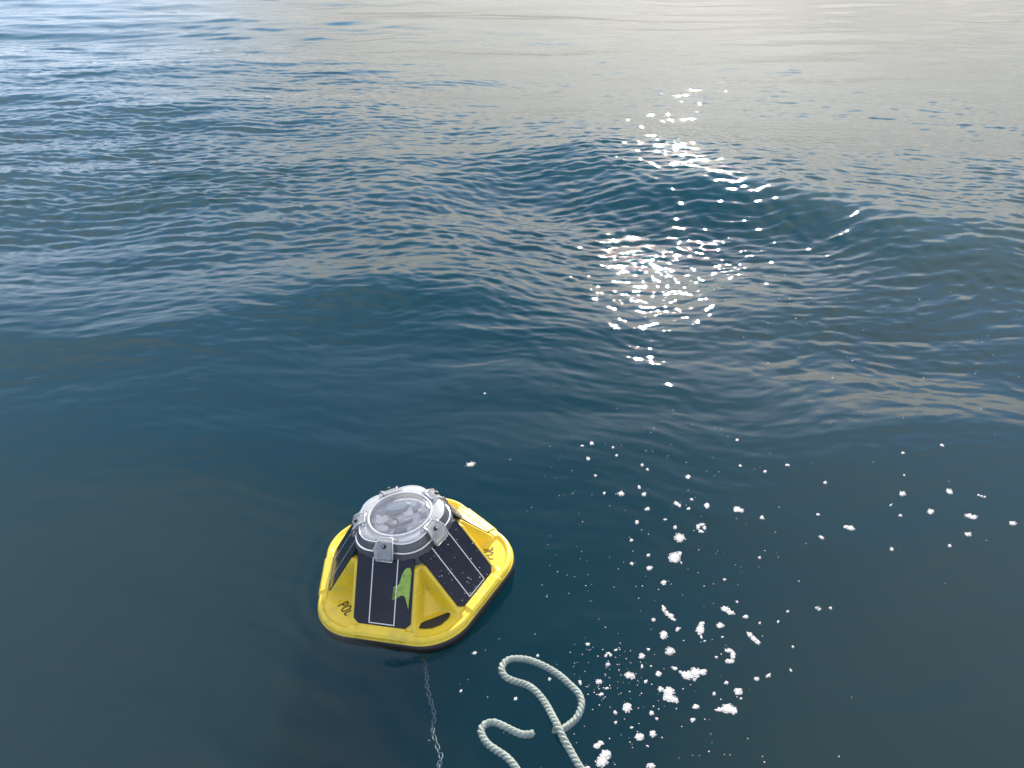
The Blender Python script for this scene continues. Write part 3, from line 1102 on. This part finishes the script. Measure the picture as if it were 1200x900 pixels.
# each patch: ellipses (photo centre, half axes, turn) that together make its outline
BIG = [
    ('ragged diagonal strip of white foam below the round clump', z2((100, 112, 22, 12, 70), (118, 140, 14, 14, 0), (140, 158, 22, 17, 35), (162, 182, 14, 9, 20))),
    ('oval patch of white foam near the top right of the big patches', z2((495, 118, 30, 18, 15), (525, 140, 28, 14, 20))),
    ('upright two-lobed white foam patch', z2((340, 213, 20, 15, 20), (331, 255, 24, 32, 5), (337, 300, 8, 12, 0))),
    ('small round pinkish foam pat between two larger patches', z2((462, 222, 22, 18, 0))),
    ('slanting foam strip farthest right of the big patches', z2((650, 285, 24, 14, 45), (675, 312, 26, 17, 45), (702, 333, 14, 13, 40))),
    ('round foam pat with bubbly dark specks', z2((97, 286, 25, 25, 0))),
    ('solid round foam pat above the winged foam patch', z2((139, 390, 28, 25, 0))),
    ('crescent of white foam open to the left', z2((515, 390, 30, 13, 10), (540, 418, 15, 30, 0), (522, 455, 28, 14, -5))),
    ('widest foam patch, winged with a long left tail', z2((170, 500, 22, 10, 20), (212, 528, 22, 10, 25), (250, 545, 40, 28, 10), (300, 530, 38, 32, 0), (345, 526, 28, 22, 0), (296, 572, 16, 7, 0))),
    ('largest lumpy foam patch with a point at lower right', z2((78, 635, 17, 17, 0), (128, 655, 38, 33, 0), (135, 695, 46, 24, 10), (172, 706, 22, 18, 20))),
    ('half-moon foam patch with its flat side down', z2((465, 770, 42, 13, -5), (505, 757, 36, 26, 5), (540, 775, 28, 24, 20), (505, 778, 60, 14, 5))),
    ('plump foam pat above the half-moon patch', z2((575, 650, 28, 20, -5), (578, 665, 20, 10, 0))),
    ('lumpy double foam patch by the bottom edge beside the rope', z1((212, 832, 27, 24, 0), (195, 868, 28, 26, 0))),
    ('foam pat with a dark gap just above the double patch', z1((170, 785, 18, 14, -20), (188, 770, 15, 12, 0))),
    ('round foam pat right of the rope loop', z1((322, 592, 22, 23, 0))),
    ('squarish foam pat below the round one', z1((385, 741, 21, 18, 0))),
    ('small upright foam pat under the largest foam patch', z1((450, 728, 15, 17, 0))),
    ('foam pat cut by the bottom edge of the picture', z1((441, 890, 20, 13, 0))),
    ('broad foam fleck in the cluster right of the rope loop', z1((335, 427, 27, 16, 15))),
    ('round foam fleck above the broad fleck', z1((396, 332, 15, 14, 0))),
    ('hollow ring-like foam fleck', z1((215, 326, 8, 8, 0), (228, 316, 12, 6, 0), (240, 324, 6, 9, 0))),
    ('flat foam fleck close beside the rope loop', z1((180, 458, 18, 11, 5))),
    ('roundest large foam clump in the middle of the drift', z3((525, 712, 36, 30, 0), (556, 690, 12, 9, -20), (530, 735, 14, 8, 0))),
    ('wide foam clump just above the round clump', z3((553, 608, 31, 24, 5))),
    ('foam ring with a dark hollow centre', z3((655, 550, 11, 16, 0), (675, 538, 18, 8, 0), (690, 555, 9, 15, 0), (672, 574, 18, 7, 10))),
    ('oblong foam pat right of the foam ring', z3((870, 457, 22, 16, 5), (892, 463, 16, 12, 0))),
    ('wedge of foam above the foam clumps', z3((533, 427, 16, 11, 20), (550, 438, 12, 9, 20))),
    ('upright foam fleck between wedge and oblong pat', z3((703, 437, 15, 18, -10))),
    ('oval foam fleck farthest left of the upper drift', z3((227, 370, 19, 14, 5))),
    ('arched foam pat out on the right water', z4((345, 434, 14, 8, 10), (366, 440, 18, 12, 15))),
    ('longest foam pat near the right edge', z4((885, 388, 20, 10, 10), (905, 395, 18, 10, 5))),
    ('domed foam pat left of the longest right-hand pat', z4((717, 369, 16, 12, 0))),
    ('foam pat slanting above the domed pat', z4((800, 281, 18, 11, 25))),
    ('thin dashed line of foam bubbles', z4((927, 297, 7, 5, 0), (940, 301, 7, 5, 0), (953, 305, 6, 5, 0))),
    ('foam pat nearest the right edge of the picture', z4((1077, 421, 18, 9, 10))),
    ('small foam pat under the longest right-hand pat', z4((880, 470, 16, 9, 10))),
    ('pinkish round foam fleck on the open right water', z4((593, 288, 16, 11, 0))),
    ('ragged foam fleck with a hole, alone at the right of the big patches', z2((1075, 112, 8, 8, 0), (1095, 122, 12, 10, 0), (1090, 108, 6, 5, 0))),
    ('pale yellowish foam fleck above the right of the buoy lid', [(551, 547, 5.5, 2.6, -12)]),
]
SMALL = (z2((188, 248, 17, 12, -35), (33, 183, 11, 10, 0), (622, 168, 19, 11, 5), (693, 572, 15, 15, 0), (767, 550, 16, 11, -25), (303, 750, 19, 16, 0), (283, 835, 15, 15, 0), (67, 532, 17, 13, 40), (20, 788, 14, 13, 0),
            (420, 667, 12, 10, 0), (498, 595, 12, 12, 0), (910, 518, 7, 12, -30), (1167, 115, 11, 8, 10), (925, 362, 8, 10, 0), (892, 135, 9, 9, 0), (830, 202, 10, 8, 0), (713, 211, 7, 9, 0), (435, 428, 9, 9, 0), (592, 698, 13, 6, -10),
            (475, 300, 7, 7, 0), (570, 71, 8, 7, 0), (360, 327, 11, 5, 0), (52, 828, 6, 10, -20), (17, 485, 8, 7, 0))
         + z1((190, 522, 15, 8, -10), (480, 418, 12, 14, -20), (226, 370, 12, 9, 0), (262, 614, 10, 9, 0), (445, 620, 11, 11, 0), (414, 457, 10, 9, 0), (343, 693, 10, 6, 0), (396, 383, 7, 10, 0), (455, 145, 10, 8, 0), (123, 268, 11, 8, 0),
              (85, 462, 8, 12, -20), (220, 490, 9, 7, 0), (265, 665, 7, 7, 0), (429, 298, 9, 7, 0), (265, 300, 9, 6, 0), (424, 788, 6, 6, 0), (123, 894, 9, 6, 0), (470, 650, 8, 6, 30))
         + z3((62, 107, 13, 11, 0), (43, 188, 13, 10, 0), (354, 375, 13, 12, 0), (327, 335, 9, 13, -20), (374, 453, 15, 11, 0), (315, 523, 12, 12, 0), (598, 281, 14, 13, 0), (618, 403, 10, 8, 20), (602, 455, 11, 9, 0), (528, 552, 11, 11, 0),
              (385, 772, 17, 12, -15), (465, 849, 15, 13, -15), (1010, 501, 13, 11, 0), (285, 619, 12, 9, 0), (286, 747, 12, 9, 0), (379, 700, 13, 9, -25), (473, 510, 10, 6, 0), (870, 80, 11, 8, 0), (887, 219, 10, 7, 0), (1026, 248, 9, 9, 0),
              (563, 741, 8, 5, 40), (181, 126, 8, 7, 0), (200, 168, 8, 8, 0), (343, 216, 9, 9, 0), (372, 240, 8, 9, 0), (133, 368, 9, 8, 0), (803, 836, 9, 8, 0), (997, 715, 8, 8, 0), (10, 119, 11, 6, 0), (84, 274, 9, 7, 0))
         + z4((237, 482, 14, 8, 25), (545, 536, 8, 9, 0), (220, 380, 9, 6, 0), (252, 243, 8, 7, 0), (85, 170, 11, 6, 10), (593, 115, 9, 6, 0), (765, 82, 11, 6, 15), (583, 384, 9, 6, 0), (800, 521, 9, 7, 20), (541, 338, 5, 5, 0), (600, 210, 5, 5, 0))
         + [(533, 757, 0.1, 0.1, 0), (556, 761, 2.6, 1.8, -20), (604, 816, 2.2, 2.4, -30), (540, 806, 1.6, 2.0, 0), (644, 793, 1.6, 2.2, 0), (630, 765, 2.2, 1.8, 0), (568, 466, 1.6, 1.0, 0)])
SMALL = [s_ for s_ in SMALL if s_[2] > 0.5]


def foam_mesh(ells, centre, rs=None):
    """raft of bubbles filling the outline made of the ellipses"""
    g = rs or random.Random(int(ells[0][0] * 13 + ells[0][1] * 7))
    bmf = bmesh.new()
    tot = sum(e[2] * e[3] for e in ells)
    cnt = int(min(260, max(7, tot * 3.4)))
    for e in ells:
        ra_ = math.radians(e[4])
        p = at(e[0], e[1])
        ex = at(e[0] + e[2] * .80 * math.cos(ra_), e[1] + e[2] * .80 * math.sin(ra_)) - p
        ey = at(e[0] - e[3] * .80 * math.sin(ra_), e[1] + e[3] * .80 * math.cos(ra_)) - p
        p.z = float(water_z(p.x, p.y))
        m4 = Matrix(((ex.x, ey.x, 0, p.x - centre.x), (ex.y, ey.y, 0, p.y - centre.y), (0, 0, 0.0012, p.z - centre.z), (0, 0, 0, 1)))
        bmesh.ops.create_icosphere(bmf, subdivisions=2, radius=1.0, matrix=m4)
    for e in ells:
        k = max(3, int(cnt * e[2] * e[3] / tot))
        ra_ = math.radians(e[4])
        for _ in range(k):
            q, th_ = math.sqrt(g.random()), g.uniform(0, 2 * math.pi)
            q *= 0.78 + 0.28 * g.random()
            a_, b_ = 1.08 * e[2] * q * math.cos(th_), 1.08 * e[3] * q * math.sin(th_)
            p = at(e[0] + a_ * math.cos(ra_) - b_ * math.sin(ra_), e[1] + a_ * math.sin(ra_) + b_ * math.cos(ra_))
            rad = g.uniform(0.0009, 0.0021) * (1.0 if tot > 8 else 0.8)
            p.z = float(water_z(p.x, p.y)) + rad * 0.12
            bmesh.ops.create_icosphere(bmf, subdivisions=1, radius=rad, matrix=Matrix.Translation(p - centre) @ Matrix.Diagonal((1, 1, 0.42, 1)))
    return bmf


def foam_patch(ells, label, group):
    c_ = at(ells[0][0], ells[0][1])
    c_.z = float(water_z(c_.x, c_.y))
    o_ = bm_obj('foam_patch', foam_mesh(ells, c_), M['foam'])
    o_.location = c_
    tag(o_, label, 'foam', group)


for lab, ells in BIG:
    foam_patch(ells, lab, 'white foam patches drifting on the sea')
NICK = ['ragged diagonal foam strip', 'top right oval foam patch', 'upright two-lobed foam patch', 'small round pinkish foam pat', 'slanting foam strip', 'round speckled foam pat', 'solid round foam pat', 'crescent foam patch',
        'widest winged foam patch', 'largest lumpy foam patch', 'half-moon foam patch', 'plump foam pat', 'double foam patch by the bottom edge', 'gapped foam pat', 'round foam pat by the rope loop', 'squarish foam pat',
        'small upright foam pat', 'foam pat cut by the bottom edge', 'broad foam fleck', 'round foam fleck in the cluster', 'hollow ring-like foam fleck', 'flat foam fleck by the rope loop', 'roundest large foam clump', 'wide foam clump',
        'foam ring with a dark hollow', 'oblong foam pat', 'wedge of foam', 'upright foam fleck', 'leftmost oval foam fleck', 'arched foam pat', 'longest right-hand foam pat', 'domed foam pat', 'slanting right-hand foam pat', 'dashed foam line',
        'rightmost foam pat', 'small right-hand foam pat', 'pinkish round foam fleck', 'ragged holed foam fleck', 'yellowish foam fleck by the lid']
LAND = [(NICK[i], BIG[i][1][len(BIG[i][1]) // 2][0], BIG[i][1][len(BIG[i][1]) // 2][1]) for i in range(len(BIG))]
LAND += [('crossing of the looped rope', 650, 850), ('top of the looped rope', 620, 768), ('right bend of the looped rope', 683, 825), ('hooked rope end', 600, 850), ('front rim of the buoy', 500, 752)]
DIRS = ['right of', 'below and right of', 'just below', 'below and left of', 'left of', 'above and left of', 'just above', 'above and right of']
used = {}
for e in SMALL:
    best = []
    for nm_, lx_, ly_ in LAND:
        dx_, dy_ = e[0] - lx_, e[1] - ly_
        dd = math.hypot(dx_, dy_)
        if dd < 2.5:
            continue
        best.append((dd, DIRS[int(round(math.atan2(dy_, dx_) / (math.pi / 4))) % 8], nm_))
    best.sort()
    size = 'tiny white foam fleck' if e[2] * e[3] < 4.0 else 'small white foam fleck'
    for dd, di, nm_ in best:
        lab = '%s %s the %s' % (size, di, nm_)
        if lab not in used:
            break
    used[lab] = 1
    foam_patch([e], lab, 'small foam flecks scattered on the sea')

# fine specks of foam that nobody could count
sv, sf = [], []
g = random.Random(21)
def speck(px, py, s_):
    p = at(px, py)
    z = float(water_z(p.x, p.y))
    k = len(sv)
    for i in range(6):
        a = i * math.pi / 3
        sv.append((p.x + s_ * math.cos(a) * g.uniform(.7, 1.2), p.y + s_ * math.sin(a) * g.uniform(.7, 1.2), z + 0.0002))
    sv.append((p.x, p.y, z + s_ * .6))
    for i in range(6):
        sf.append((k + i, k + (i + 1) % 6, k + 6))
for _ in range(190):
    t = g.random()
    px = 700 + 150 * t + g.gauss(0, 60)
    py = 480 + 420 * g.random()
    speck(px, py, g.choice((.0006, .0008, .001, .0014)))
for _ in range(75):
    speck(g.gauss(715, 22), g.gauss(795, 28), g.choice((.0006, .0008, .001, .0013)))
for _ in range(60):
    speck(g.uniform(640, 1190), g.uniform(440, 700), g.choice((.0008, .001, .0014)))
for _ in range(40):
    speck(g.uniform(860, 1200), g.uniform(290, 440), g.choice((.0015, .002, .003)))
for _ in range(40):
    speck(g.uniform(500, 700), g.uniform(540, 890), g.choice((.0006, .0008, .001)))
sp = mesh_obj('foam_specks', sv, sf, M['foam'])
tag(sp, 'scattered fine specks of white foam on the water', None, None, 'stuff')
